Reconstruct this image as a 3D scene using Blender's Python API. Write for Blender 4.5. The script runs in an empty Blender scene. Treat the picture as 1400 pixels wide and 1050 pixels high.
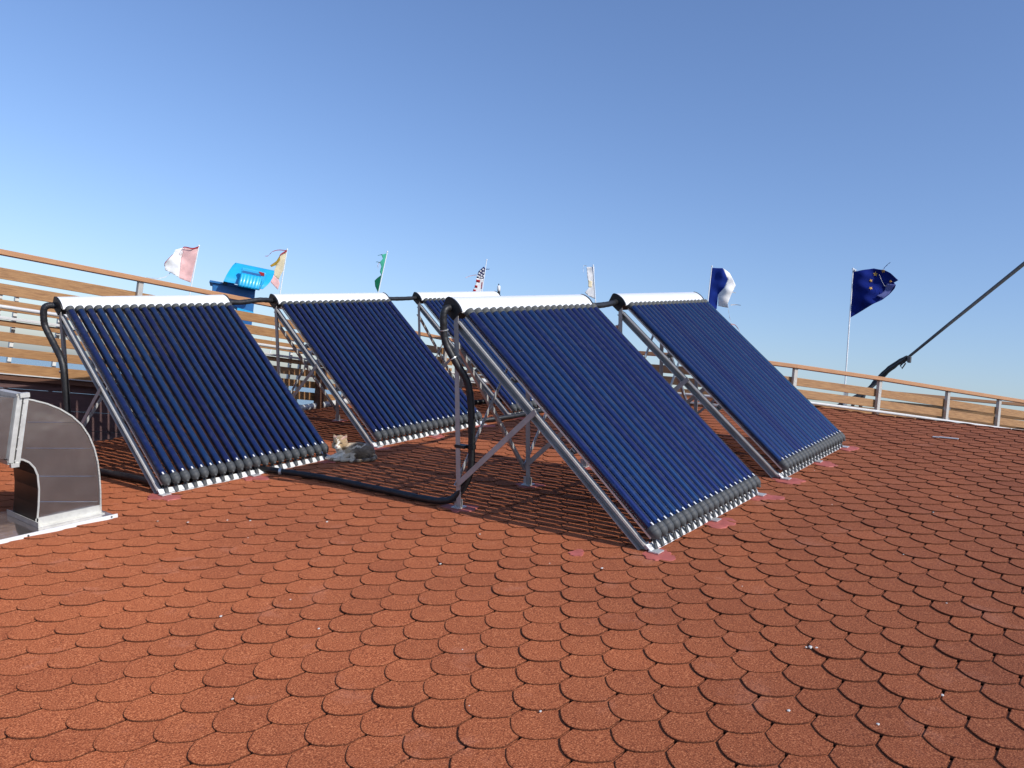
import bpy, bmesh, math, random
from mathutils import Matrix, Vector
from mathutils.geometry import delaunay_2d_cdt
random.seed(7)
rad = math.radians
SC = bpy.context.scene
COL = SC.collection

# ------------------------------------------------------------------ frame, camera, sky, sun
# The tiled roof is a plane that climbs gently away to the right.  Things on the roof are
# written in roof coordinates (x up the slope, y along the courses, z off the tiles) and
# carried into the level world by ROOF.
TILT = rad(10.7)
ROOF = Matrix.Rotation(-TILT, 4, 'Y')
EYE = ROOF @ Vector((0, 0, 1.42))

def make_camera():
    yaw, pitch, roll = rad(51.5611), rad(7.0053), rad(0.2842)
    fwd = Vector((math.sin(yaw)*math.cos(pitch), math.cos(yaw)*math.cos(pitch), -math.sin(pitch)))
    right = Vector((math.cos(yaw), -math.sin(yaw), 0))
    down = fwd.cross(right)
    r2 = math.cos(roll)*right + math.sin(roll)*down
    d2 = -math.sin(roll)*right + math.cos(roll)*down
    m = Matrix((r2, -d2, -fwd)).transposed().to_4x4()
    m.translation = Vector((0, 0, 1.42))
    cd = bpy.data.cameras.new('camera')
    cd.sensor_width = 36; cd.lens = 1090.67/1400*36
    cd.clip_start = .05; cd.clip_end = 30000
    co = bpy.data.objects.new('camera', cd); COL.objects.link(co)
    co.matrix_world = ROOF @ m
    SC.camera = co
make_camera()

SUN = (ROOF.to_3x3() @ Vector((.10, -1.0, .76))).normalized()
w = bpy.data.worlds.new('World'); SC.world = w; w.use_nodes = True
nt = w.node_tree
sky = nt.nodes.new('ShaderNodeTexSky'); sky.sky_type = 'NISHITA'; sky.sun_disc = False
sky.sun_elevation = math.asin(SUN.z); sky.sun_rotation = math.atan2(SUN.x, SUN.y)
sky.altitude = 0; sky.air_density = 1.15; sky.dust_density = 1.0; sky.ozone_density = 5.0
tint = nt.nodes.new('ShaderNodeMixRGB'); tint.blend_type = 'MULTIPLY'; tint.inputs[0].default_value = 1; tint.inputs[2].default_value = (.97, .965, 1.09, 1)
nt.links.new(sky.outputs[0], tint.inputs[1]); nt.links.new(tint.outputs[0], nt.nodes['Background'].inputs[0])
nt.nodes['Background'].inputs[1].default_value = .15
ld = bpy.data.lights.new('sun', 'SUN'); ld.energy = 4.0; ld.angle = rad(.53); ld.color = (1, .955, .89)
lo = bpy.data.objects.new('sun', ld); COL.objects.link(lo)
lo.rotation_euler = SUN.to_track_quat('Z', 'Y').to_euler()
SC.view_settings.view_transform = 'Standard'; SC.view_settings.look = 'None'
SC.view_settings.exposure = 0.0; SC.view_settings.gamma = 1
SC.cycles.max_bounces = 8; SC.cycles.transparent_max_bounces = 24
SC.cycles.caustics_reflective = False; SC.cycles.caustics_refractive = False

# ------------------------------------------------------------------ materials
def mat(name, col, rough=.5, metal=0., coat=0., noise=0., nscale=20., bump=0., bscale=200., bdist=.002, col2=None, stretch=None, spec=.5, coord='Object'):
    m = bpy.data.materials.new(name); m.use_nodes = True
    t = m.node_tree; b = t.nodes['Principled BSDF']
    b.inputs['Base Color'].default_value = (*col, 1)
    b.inputs['Roughness'].default_value = rough; b.inputs['Metallic'].default_value = metal
    b.inputs['Coat Weight'].default_value = coat; b.inputs['Coat Roughness'].default_value = .04
    b.inputs['Specular IOR Level'].default_value = spec
    tc = t.nodes.new('ShaderNodeTexCoord'); src = tc.outputs[coord]
    if stretch:
        mp = t.nodes.new('ShaderNodeMapping'); mp.inputs['Scale'].default_value = stretch
        t.links.new(src, mp.inputs[0]); src = mp.outputs[0]
    if noise or col2:
        n = t.nodes.new('ShaderNodeTexNoise'); n.inputs['Scale'].default_value = nscale; n.inputs['Detail'].default_value = 6
        n.inputs['Roughness'].default_value = .65
        t.links.new(src, n.inputs['Vector'])
        r = t.nodes.new('ShaderNodeValToRGB'); t.links.new(n.outputs['Fac'], r.inputs[0])
        c2 = col2 if col2 else tuple(min(1, c*(1+noise)) for c in col)
        c1 = col if col2 else tuple(c*(1-noise) for c in col)
        r.color_ramp.elements[0].position = .33; r.color_ramp.elements[1].position = .67
        r.color_ramp.elements[0].color = (*c1, 1); r.color_ramp.elements[1].color = (*c2, 1)
        t.links.new(r.outputs[0], b.inputs['Base Color'])
    if bump:
        n2 = t.nodes.new('ShaderNodeTexNoise'); n2.inputs['Scale'].default_value = bscale; n2.inputs['Detail'].default_value = 3
        t.links.new(src, n2.inputs['Vector'])
        bp = t.nodes.new('ShaderNodeBump'); bp.inputs['Strength'].default_value = bump; bp.inputs['Distance'].default_value = bdist
        t.links.new(n2.outputs['Fac'], bp.inputs['Height']); t.links.new(bp.outputs[0], b.inputs['Normal'])
    return m

def tile_material():
    m = bpy.data.materials.new('tile_granules'); m.use_nodes = True
    t = m.node_tree; N = t.nodes; L = t.links; b = N['Principled BSDF']
    tc = N.new('ShaderNodeTexCoord')
    def noise(sc, det=2, rough=.6):
        n = N.new('ShaderNodeTexNoise'); n.inputs['Scale'].default_value = sc; n.inputs['Detail'].default_value = det
        n.inputs['Roughness'].default_value = rough; L.new(tc.outputs['Object'], n.inputs['Vector']); return n
    def ramp(src, stops):
        r = N.new('ShaderNodeValToRGB'); L.new(src, r.inputs[0]); e = r.color_ramp.elements
        while len(e) < len(stops): e.new(.5)
        for k, (p, c) in enumerate(stops): e[k].position = p; e[k].color = (*c, 1)
        return r
    def mix(mode, fac, a, c):
        x = N.new('ShaderNodeMixRGB'); x.blend_type = mode
        if isinstance(fac, float): x.inputs[0].default_value = fac
        else: L.new(fac, x.inputs[0])
        L.new(a, x.inputs[1])
        if isinstance(c, tuple): x.inputs[2].default_value = (*c, 1)
        else: L.new(c, x.inputs[2])
        return x
    g1 = noise(190, 2, .7)
    gran = ramp(g1.outputs['Fac'], [(.28, (.070, .018, .009)), (.43, (.228, .062, .024)), (.57, (.375, .113, .045)), (.74, (.66, .29, .135))])
    at = N.new('ShaderNodeAttribute'); at.attribute_name = 'tone'
    tone = ramp(at.outputs['Fac'], [(0, (.86, .84, .85)), (.5, (.95, .95, .95)), (1, (1.03, 1.01, 1.0))])
    c1 = mix('MULTIPLY', 1.0, gran.outputs[0], tone.outputs[0])
    big = ramp(noise(.9, 4, .6).outputs['Fac'], [(.3, (.86, .84, .86)), (.7, (1.05, 1.03, 1.0))])
    c2 = mix('MULTIPLY', 1.0, c1.outputs[0], big.outputs[0])
    # worn pale dust and grey lichen-like stains in a few places
    dust = ramp(noise(3.3, 5, .7).outputs['Fac'], [(.58, (0, 0, 0)), (.76, (.26, .26, .26))])
    c3 = mix('MIX', dust.outputs[0], c2.outputs[0], (.50, .23, .16))
    edge = N.new('ShaderNodeAttribute'); edge.attribute_name = 'lip'
    er = ramp(edge.outputs['Fac'], [(0, (0, 0, 0)), (.92, (.10, .10, .10)), (1, (.92, .92, .92))])
    c4 = mix('MIX', er.outputs[0], c3.outputs[0], (.018, .009, .008))
    L.new(c4.outputs[0], b.inputs['Base Color'])
    b.inputs['Roughness'].default_value = .95; b.inputs['Specular IOR Level'].default_value = .25
    b.inputs['Diffuse Roughness'].default_value = 1.0
    bp = N.new('ShaderNodeBump'); bp.inputs['Strength'].default_value = .55; bp.inputs['Distance'].default_value = .002
    L.new(g1.outputs['Fac'], bp.inputs['Height']); L.new(bp.outputs[0], b.inputs['Normal'])
    return m

def glass_material():
    m = bpy.data.materials.new('tube_glass'); m.use_nodes = True
    t = m.node_tree; N = t.nodes; L = t.links; N.clear()
    out = N.new('ShaderNodeOutputMaterial')
    tr = N.new('ShaderNodeBsdfTransparent'); tr.inputs[0].default_value = (.90, .93, .95, 1)
    gl = N.new('ShaderNodeBsdfGlossy'); gl.inputs['Roughness'].default_value = .04; gl.inputs[0].default_value = (.95, .97, 1, 1)
    df = N.new('ShaderNodeBsdfDiffuse'); df.inputs[0].default_value = (.44, .47, .52, 1)
    fr = N.new('ShaderNodeFresnel'); fr.inputs['IOR'].default_value = 1.5
    lw = N.new('ShaderNodeLayerWeight'); lw.inputs[0].default_value = .22
    # rim of the glass wall plus fine dust film
    ma = N.new('ShaderNodeMath'); ma.operation = 'MULTIPLY_ADD'; L.new(lw.outputs['Facing'], ma.inputs[0]); ma.inputs[1].default_value = .13; ma.inputs[2].default_value = .003
    tc = N.new('ShaderNodeTexCoord'); oi = N.new('ShaderNodeObjectInfo'); va = N.new('ShaderNodeVectorMath'); va.operation = 'ADD'
    L.new(tc.outputs['Object'], va.inputs[0]); L.new(oi.outputs['Location'], va.inputs[1])
    nz = N.new('ShaderNodeTexNoise'); nz.inputs['Scale'].default_value = 26; nz.inputs['Detail'].default_value = 5; L.new(va.outputs[0], nz.inputs['Vector'])
    du = N.new('ShaderNodeMapRange'); L.new(nz.outputs['Fac'], du.inputs[0]); du.inputs[1].default_value = .52; du.inputs[2].default_value = .78; du.inputs[3].default_value = .0; du.inputs[4].default_value = .04
    L.new(du.outputs[0], ma.inputs[2])
    m1 = N.new('ShaderNodeMixShader'); L.new(ma.outputs[0], m1.inputs[0]); L.new(tr.outputs[0], m1.inputs[1]); L.new(df.outputs[0], m1.inputs[2])
    m2 = N.new('ShaderNodeMixShader'); L.new(fr.outputs[0], m2.inputs[0]); L.new(m1.outputs[0], m2.inputs[1]); L.new(gl.outputs[0], m2.inputs[2])
    L.new(m2.outputs[0], out.inputs[0])
    return m

def absorber_material():
    m = bpy.data.materials.new('absorber_blue'); m.use_nodes = True
    t = m.node_tree; N = t.nodes; L = t.links; b = N['Principled BSDF']
    oi = N.new('ShaderNodeObjectInfo')
    r = N.new('ShaderNodeValToRGB'); L.new(oi.outputs['Random'], r.inputs[0])
    e = r.color_ramp.elements; e[0].color = (.010, .022, .15, 1); e[1].color = (.008, .066, .205, 1)
    e.new(.5).color = (.009, .038, .18, 1)
    L.new(r.outputs[0], b.inputs['Base Color'])
    b.inputs['Roughness'].default_value = .30; b.inputs['Metallic'].default_value = .70
    b.inputs['Specular IOR Level'].default_value = .35
    return m

def cloth_mat(name, col, trans=.45):
    m = bpy.data.materials.new(name); m.use_nodes = True
    t = m.node_tree; N = t.nodes; L = t.links; N.clear()
    out = N.new('ShaderNodeOutputMaterial')
    n = N.new('ShaderNodeTexNoise'); n.inputs['Scale'].default_value = 14; n.inputs['Detail'].default_value = 5
    tc = N.new('ShaderNodeTexCoord'); L.new(tc.outputs['Object'], n.inputs['Vector'])
    r = N.new('ShaderNodeValToRGB'); L.new(n.outputs['Fac'], r.inputs[0])
    r.color_ramp.elements[0].position = .3; r.color_ramp.elements[1].position = .7
    r.color_ramp.elements[0].color = (*[c*.86 for c in col], 1); r.color_ramp.elements[1].color = (*[min(1, c*1.05) for c in col], 1)
    d = N.new('ShaderNodeBsdfDiffuse'); tl = N.new('ShaderNodeBsdfTranslucent'); mx = N.new('ShaderNodeMixShader')
    L.new(r.outputs[0], d.inputs[0]); L.new(r.outputs[0], tl.inputs[0]); mx.inputs[0].default_value = trans
    L.new(d.outputs[0], mx.inputs[1]); L.new(tl.outputs[0], mx.inputs[2]); L.new(mx.outputs[0], out.inputs[0])
    return m

def wood_mat(name, c1, c2):
    return mat(name, c1, rough=.55, col2=c2, nscale=6, stretch=(1.2, 1.2, 16), bump=.25, bscale=14, bdist=.003, coord='Object')

M = {
 'tile': tile_material(), 'glass': glass_material(), 'absorber': absorber_material(),
 'under': mat('bitumen', (.030, .014, .011), .9),
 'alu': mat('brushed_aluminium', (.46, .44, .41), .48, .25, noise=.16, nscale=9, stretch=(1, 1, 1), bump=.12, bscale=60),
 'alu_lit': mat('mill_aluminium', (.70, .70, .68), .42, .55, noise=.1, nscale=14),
 'white': mat('white_enamel', (.80, .81, .80), .33, 0, coat=.4, noise=.03, nscale=5),
 'rubber': mat('dark_grey_rubber', (.060, .064, .066), .62, noise=.25, nscale=30, bump=.2, bscale=90),
 'black': mat('black_plastic', (.012, .013, .014), .42, noise=.2, nscale=18),
 'foam': mat('black_pipe_insulation', (.016, .016, .017), .48, noise=.45, nscale=22, bump=.5, bscale=35, bdist=.006),
 'silver_tape': mat('silver_tape', (.62, .62, .60), .3, .6),
 'collar': mat('grey_seal', (.085, .088, .082), .7, noise=.3, nscale=40),
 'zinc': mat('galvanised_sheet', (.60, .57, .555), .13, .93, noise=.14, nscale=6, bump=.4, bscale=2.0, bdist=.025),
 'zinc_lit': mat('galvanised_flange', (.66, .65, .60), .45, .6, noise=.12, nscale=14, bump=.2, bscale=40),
 'sealant': mat('pink_sealant', (.44, .11, .085), .65, noise=.22, nscale=14, bump=.4, bscale=30, bdist=.004),
 'chip': mat('white_chip', (.60, .58, .54), .6, noise=.15, nscale=60),
 'wood': wood_mat('oiled_board', (.24, .115, .044), (.43, .235, .095)),
 'wood_rail': wood_mat('oiled_handrail', (.40, .19, .085), (.50, .26, .12)),
 'wood_dark': wood_mat('dark_board', (.085, .036, .020), (.15, .066, .035)),
 'post': mat('grey_post', (.50, .47, .42), .5, .3, noise=.1, nscale=10),
 'pipe_white': mat('white_pipe', (.58, .58, .56), .4, noise=.08, nscale=9),
 'hull': mat('brown_hull_boards', (.105, .056, .052), .6, noise=.3, nscale=5, stretch=(1, 6, 6), bump=.2, bscale=18),
 'blue': mat('glossy_blue_paint', (.015, .40, .72), .35, coat=.3, noise=.12, nscale=6, bump=.15, bscale=12),
 'blue_shaded': mat('shaded_blue_paint', (.008, .12, .33), .5, noise=.2, nscale=7),  # darker copy of the cowl blue, shade put into the colour
 'strap': mat('dark_webbing', (.035, .038, .042), .7, noise=.4, nscale=30, bump=.3, bscale=80),
 'steel_rope': mat('grey_wire_rope', (.11, .105, .10), .5, .4, noise=.4, nscale=60),
 'dark_reflection': mat('painted_dark_reflection', (.020, .026, .022), .3, .2, noise=.3, nscale=5),  # dark reflection in the bare metal throat, painted in as a colour
 'sea': mat('sea_water', (.05, .11, .15), .22, 0, noise=.25, nscale=.02, bump=.6, bscale=.5, bdist=.3),
 'deckfloor': mat('grey_deck', (.22, .21, .20), .8, noise=.2, nscale=3),
}

# ------------------------------------------------------------------ mesh building
class MB:
    def __init__(s): s.v = []; s.f = []; s.smooth = []
    def add(s, vs, fs, smooth=False):
        o = len(s.v); s.v += [tuple(v) for v in vs]; s.f += [tuple(o+i for i in f) for f in fs]; s.smooth += [smooth]*len(fs); return s
    def box(s, lo, hi):
        (a, b, c), (d, e, f) = lo, hi
        return s.add([(a,b,c),(d,b,c),(d,e,c),(a,e,c),(a,b,f),(d,b,f),(d,e,f),(a,e,f)],
                     [(0,3,2,1),(4,5,6,7),(0,1,5,4),(1,2,6,5),(2,3,7,6),(3,0,4,7)])
    def prism(s, prof, p0, p1, up=(0,0,1), closed=True):
        """profile (side, up) swept from p0 to p1"""
        p0 = Vector(p0); p1 = Vector(p1); d = (p1-p0).normalized(); u = Vector(up); sd = d.cross(u).normalized(); u = sd.cross(d).normalized()
        n = len(prof); vs = [p0+sd*a+u*b for a, b in prof] + [p1+sd*a+u*b for a, b in prof]
        fs = [(i, (i+1) % n, n+(i+1) % n, n+i) for i in range(n)]
        fs += [tuple(range(n-1, -1, -1)), tuple(range(n, 2*n))]
        return s.add(vs, fs)
    def bar(s, p0, p1, w, h, up=(0,0,1)):
        return s.prism([(-w/2,-h/2),(w/2,-h/2),(w/2,h/2),(-w/2,h/2)], p0, p1, up)
    def angle(s, p0, p1, w, h, t, up=(0,0,1), flip=1):
        return s.prism([(0,0),(w*flip,0),(w*flip,t),(t*flip,t),(t*flip,h),(0,h)], p0, p1, up)
    def channel(s, p0, p1, w, h, t, up=(0,0,1)):
        return s.prism([(-w/2,-h/2),(w/2,-h/2),(w/2,-h/2+t),(-w/2+t,-h/2+t),(-w/2+t,h/2-t),(w/2,h/2-t),(w/2,h/2),(-w/2,h/2)], p0, p1, up)
    def tube(s, path, r, n=12, cap=True, ripple=0.):
        path = [Vector(p) for p in path]; rings = []; fs = []
        rr = r if isinstance(r, (list, tuple)) else [r]*len(path)
        d0 = (path[1]-path[0]).normalized(); u = Vector((0,0,1)) if abs(d0.z) < .9 else Vector((1,0,0))
        for i, p in enumerate(path):
            a = path[max(0,i-1)]; b = path[min(len(path)-1,i+1)]; d = (b-a).normalized()
            sd = d.cross(u).normalized(); u = sd.cross(d).normalized()
            q = rr[i]*(1+ripple*math.sin(i*2.4)*.5+ripple*random.uniform(-.5,.5))
            rings.append([p+(sd*math.cos(2*math.pi*k/n)+u*math.sin(2*math.pi*k/n))*q for k in range(n)])
        vs = [v for rg in rings for v in rg]
        for i in range(len(path)-1):
            for k in range(n): fs.append((i*n+k, i*n+(k+1)%n, (i+1)*n+(k+1)%n, (i+1)*n+k))
        s.add(vs, fs, True)
        if cap:
            s.add(rings[0], [tuple(range(n-1,-1,-1))]); s.add(rings[-1], [tuple(range(n))])
        return s
    def build(s, name, m, parent=None, loc=None, roof=False, auto=True, bevel=0):
        me = bpy.data.meshes.new(name); me.from_pydata(s.v, [], s.f)
        for x in (m if isinstance(m, (list, tuple)) else [m]): me.materials.append(M[x] if isinstance(x, str) else x)
        me.polygons.foreach_set('use_smooth', s.smooth)
        bm = bmesh.new(); bm.from_mesh(me); bmesh.ops.recalc_face_normals(bm, faces=bm.faces); bm.to_mesh(me); bm.free()
        me.update()
        o = bpy.data.objects.new(name, me); COL.objects.link(o)
        if bevel:
            b = o.modifiers.new('bevel', 'BEVEL'); b.width = bevel; b.segments = 2; b.limit_method = 'ANGLE'
        if parent is not None: o.parent = parent
        else:
            T = Matrix.Translation(loc or (0,0,0)); o.matrix_world = (ROOF @ T) if roof else T
        return o

def smooth_path(pts, k=6):
    pts = [Vector(p) for p in pts]; out = []
    for i in range(len(pts)-1):
        p0 = pts[max(0,i-1)]; p1 = pts[i]; p2 = pts[i+1]; p3 = pts[min(len(pts)-1,i+2)]
        for j in range(k):
            t = j/k; t2 = t*t; t3 = t2*t
            out.append(.5*((2*p1)+(-p0+p2)*t+(2*p0-5*p1+4*p2-p3)*t2+(-p0+3*p1-3*p2+p3)*t3))
    out.append(pts[-1]); return out

def tag(o, label=None, cat=None, group=None, kind=None):
    for k, v in (('label', label), ('category', cat), ('group', group), ('kind', kind)):
        if v: o[k] = v
    return o
def thing(name, label, cat, loc=(0,0,0), rz=0, group=None, roof=False):
    o = bpy.data.objects.new(name, None); COL.objects.link(o); o.empty_display_size = .2
    m = Matrix.Translation(loc) @ Matrix.Rotation(rz, 4, 'Z'); o.matrix_world = (ROOF @ m) if roof else m
    return tag(o, label, cat, group)
def copy_tree(o, parent=None):
    c = o.copy(); COL.objects.link(c)
    if parent is not None: c.parent = parent; c.matrix_parent_inverse = o.matrix_parent_inverse.copy()
    for ch in list(o.children): copy_tree(ch, c)
    return c

BAKED={"pink": {"at": [5.853,10.901,2.457],"rz": -29.3,"pole": [[0.002,-0.192],[0.058,0.707]],"cloth": [[0.055,0.697],[-0.04,0.657],[-0.139,0.662],[-0.245,0.605],[-0.271,0.525],[-0.365,0.38],[-0.349,0.292],[-0.276,0.266],[-0.144,0.204],[0.008,0.168]],"tail": [[-0.276,0.266],[-0.338,0.195],[-0.443,0.155],[-0.579,0.148]],"band": [[-0.139,0.662],[-0.161,0.483],[-0.151,0.208]]},"yellow": {"at": [7.184,10.655,2.659],"rz": -34.95,"pole": [[0.015,-0.228],[0.055,0.737]],"cloth": [[0.054,0.72],[-0.041,0.635],[-0.086,0.539],[-0.171,0.456],[-0.15,0.435],[-0.085,0.44],[-0.192,0.305],[-0.123,0.192],[-0.013,0.1]],"tail": [[0.044,0.728],[-0.069,0.72],[-0.159,0.675],[-0.217,0.607],[-0.262,0.59]]},"cowl": {"at": [5.446,8.931,2.361],"rz": -32.59,"hood": [[-0.115,0.429],[0.363,0.403],[0.357,0.318],[0.322,0.216],[0.24,0.131],[-0.039,0.088],[-0.228,0.146]],"duct": [[-0.035,0.351],[0.255,0.334],[0.228,0.241],[0.215,0.079],[-0.042,0.088],[-0.03,0.241]],"box": [[-0.389,0.137],[-0.031,0.121],[0.163,0.071],[0.164,-0.2],[-0.02,-0.179],[-0.345,0.01]],"misc": [[-0.357,0.118],[0.158,0.182],[-0.314,-0.269],[0.171,-0.199]]},"green": {"at": [9.049,10.453,3.026],"rz": -41.7,"pole": [[-0.019,-0.169],[0.073,0.74]],"up": [[0.073,0.722],[-0.022,0.684],[0.012,0.622],[-0.034,0.551],[0.001,0.483],[-0.015,0.389],[0.022,0.33]],"low": [[0.021,0.339],[-0.047,0.275],[-0.086,0.224],[-0.066,0.126],[-0.005,0.025]],"tail": [[-0.005,0.692],[-0.083,0.663]],"tail2": [[-0.033,0.542],[-0.079,0.554],[-0.096,0.542]]},"stars": {"at": [10.669,9.525,3.275],"rz": -48.94,"pole": [[0.009,-0.2],[0.037,0.664]],"cloth": [[0.041,0.504],[-0.002,0.547],[-0.087,0.451],[-0.111,0.323],[-0.115,0.188],[-0.165,0.038],[-0.003,0.048],[0.018,0.281]],"canton": [[0.041,0.504],[-0.002,0.547],[-0.087,0.451],[-0.111,0.323],[0.02,0.319]],"tail": [[-0.117,0.38],[-0.228,0.347],[-0.309,0.299]]},"white": {"at": [11.921,7.861,3.435],"rz": -57.17,"pole": [[0.035,-0.197],[-0.106,0.614]],"cloth": [[-0.223,0.582],[-0.086,0.603],[-0.064,0.396],[-0.001,0.013],[-0.126,0.055],[-0.204,0.114],[-0.131,0.223],[-0.188,0.384]],"patch": [[-0.165,0.346],[-0.094,0.326],[-0.091,0.227],[-0.152,0.221]],"tail": [[-0.225,0.601],[-0.283,0.596],[-0.269,0.47]]},"bluewhite": {"at": [11.976,5.695,3.398],"rz": -65.05,"pole": [[-0.011,-0.123],[-0.001,0.611]],"blue": [[0.005,0.599],[0.175,0.599],[0.274,0.423],[0.231,0.274],[0.148,0.17],[0.149,-0.073],[0.105,-0.106],[0.006,-0.061]],"white": [[0.175,0.599],[0.298,0.534],[0.411,0.336],[0.357,0.186],[0.315,0.025],[0.333,-0.046],[0.167,-0.023],[0.148,0.17],[0.231,0.274],[0.274,0.423]],"tail": [[0.328,-0.035],[0.356,-0.153],[0.398,-0.295],[0.41,-0.343]],"tail2": [[0.399,-0.307],[0.478,-0.325],[0.546,-0.427],[0.521,-0.526]],"tail3": [[0.363,0.005],[0.443,0.018],[0.525,0.011]],"tail4": [[0.365,0.223],[0.424,0.211]]},"eu": {"at": [12.744,3.612,2.278],"rz": -74.48,"pole": [[0.006,-0.402],[-0.059,1.807]],"cloth": [[-0.062,1.788],[0.002,1.78],[0.116,1.814],[0.239,1.844],[0.383,1.824],[0.477,1.764],[0.6,1.667],[0.542,1.63],[0.572,1.592],[0.559,1.538],[0.489,1.442],[0.408,1.359],[0.173,1.199],[-0.039,1.038]],"stars": [[0.269,1.761],[0.376,1.804],[0.213,1.645],[0.22,1.512],[0.492,1.647],[0.452,1.557],[0.402,1.418]],"tail": [[0.378,1.839],[0.421,1.899],[0.466,1.94]],"fold": [[0.321,1.729],[0.397,1.575],[0.435,1.547]],"knot": [[-0.043,0.92],[-0.004,0.842]]},"stay": {"at": [13.343,3.294,2.412],"rz": -88.39,"main": [[0.393,0.387],[0.955,0.959],[1.847,1.873],[2.638,2.673],[4.076,4.137]],"bundle": [[-0.168,-0.202],[-0.001,0.012],[0.145,0.186],[0.343,0.349],[0.403,0.388]],"legs": [[-0.168,-0.202],[-0.519,-0.423],[-0.345,-0.455],[-0.201,-0.442],[-0.39,-0.579],[-0.644,-0.555]],"loop": [[0.357,0.315],[0.31,0.255],[0.335,0.21],[0.38,0.294]]}}
STAY= [[13.304, 3.453, 2.208], [13.343, 3.295, 2.424], [13.181, 3.11, 2.584], [12.93, 2.859, 2.719], [12.844, 2.782, 2.747], [12.943, 2.266, 3.31], [13.062, 1.412, 4.215], [13.121, 0.642, 5.006], [13.264, -1.402, 7.115]]
LOOP= [[12.884, 2.836, 2.682], [12.875, 2.879, 2.622], [12.88, 2.856, 2.579], [12.889, 2.814, 2.661]]
LEG1= [[13.304, 3.453, 2.208], [13.257, 3.631, 2.084], [13.216, 3.781, 1.984], [13.18, 3.907, 1.851]]
LEG2= [[13.304, 3.453, 2.208], [13.271, 3.578, 2.089], [13.26, 3.619, 1.954], [13.25, 3.659, 1.807]]
LEG3= [[13.304, 3.453, 2.208], [13.294, 3.492, 2.062], [13.291, 3.502, 1.943]]

# ------------------------------------------------------------------ sea and lower deck
b = MB(); S_ = 12000
b.add([(-S_,-S_,-9),(S_,-S_,-9),(S_,S_,-9),(-S_,S_,-9)], [(0,1,2,3)])
tag(b.build('sea', 'sea'), kind='structure')
b = MB(); b.box((-6, 7.95, -.95), (16, 13.5, -.75)); b.box((13.2, -6, -.95), (19, 7.93, -.75))
tag(b.build('lower_deck', 'deckfloor'), kind='structure')

# ------------------------------------------------------------------ tiled roof
CREST = [(-9, 8.7), (.85, 9.06), (1.55, 9.17), (2.2, 9.2), (3.0, 9.46), (3.6, 9.41), (5, 9.3), (9, 9.2)]
def crest_x(y):
    for (y0, x0), (y1, x1) in zip(CREST, CREST[1:]):
        if y <= y1: return x0+(x1-x0)*(y-y0)/(y1-y0)
    return CREST[-1][1]
def drop(x, y):
    s = x-crest_x(y)
    return 0 if s <= 0 else -(.42*s if s > .3 else .7*s*s*1.0+.21*s)
def build_roof():
    EXP, W, LIP = .143, .198, .147
    vs = []; fs = []; tone = []; lip = []; mi = []
    gap = .0052
    nrow = 0
    r0, r1 = -12, 78
    for r in range(r0, r1):
        x0 = 1.292 + (r-0)*EXP
        off = .660 + (W/2 if r % 2 else 0)
        j0 = int((-3.2-off)/W); j1 = int((7.62-off)/W)
        jx = random.uniform(-.0015, .0015)
        for j in range(j0, j1):
            ya = off+j*W+gap+random.uniform(-.0012,.0012); yb = off+(j+1)*W-gap+random.uniform(-.0012,.0012)
            if yb > 7.66: continue
            if x0 > crest_x(ya)+1.3: continue
            t = min(1, max(0, random.gauss(.5, .22)))
            lift = random.uniform(.0115, .0155) + (random.uniform(.001, .0025) if random.random() < .06 else 0); jj = jx+random.uniform(-.002, .002)
            out = [(x0+.13, ya), (x0-.075+jj, ya)]
            n = 9
            for k in range(1, n):
                u = k/n; s = math.sin(math.pi*u)
                out.append((x0-.075-(LIP-.075)*(4*u*(1-u))*(.97+.03*s)+jj, ya+(yb-ya)*u))
            out += [(x0-.075+jj, yb), (x0+.13, yb)]
            k0 = len(vs)
            def zt(x): return .0012+(x0+.13-x)/.277*(lift-.0012)
            cx = x0-.02; cy = (ya+yb)/2
            # top rim slightly inside plus the outer edge rounded down
            m = len(out)
            for (x, y) in out:
                ix = x+(.0025 if x < x0-.07 else 0); iy = y+(.002 if y < cy-.01 else (-.002 if y > cy+.01 else 0))
                vs.append((ix, iy, zt(ix)+drop(ix, iy))); tone.append(t); lip.append(.0)
            for (x, y) in out:
                vs.append((x, y, zt(x)-.0012+drop(x, y))); tone.append(t); lip.append(.95)
            for (x, y) in out:
                vs.append((x, y, zt(x)-.0105+drop(x, y))); tone.append(t); lip.append(1.0)
            fs.append(tuple(k0+q for q in range(m)))
            mi.append(0)
            for q in range(m-1):
                fs.append((k0+m+q, k0+m+q+1, k0+q+1, k0+q)); mi.append(0)
                fs.append((k0+2*m+q, k0+2*m+q+1, k0+m+q+1, k0+m+q)); mi.append(0)
    # dark underlay sheet, with a thick edge
    k0 = len(vs); nx = 60; ny = 28
    for a in range(nx+1):
        for c in range(ny+1):
            x = -1.0+a*(11.8/nx); y = -3.2+c*(10.84/ny)
            vs.append((x, y, -.006+drop(x, y))); tone.append(.5); lip.append(1)
    for a in range(nx):
        for c in range(ny):
            q = k0+a*(ny+1)+c; fs.append((q, q+1, q+ny+2, q+ny+1)[::-1]); mi.append(1)
    me = bpy.data.meshes.new('roof'); me.from_pydata(vs, [], fs)
    me.materials.append(M['tile']); me.materials.append(M['under'])
    me.polygons.foreach_set('material_index', mi)
    for nm, data in (('tone', tone), ('lip', lip)):
        a = me.attributes.new(nm, 'FLOAT', 'POINT'); a.data.foreach_set('value', data)
    bm = bmesh.new(); bm.from_mesh(me); bmesh.ops.recalc_face_normals(bm, faces=bm.faces); bm.to_mesh(me); bm.free()
    o = bpy.data.objects.new('roof', me); COL.objects.link(o); o.matrix_world = ROOF
    return tag(o, kind='structure')
roof = build_roof()

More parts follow.
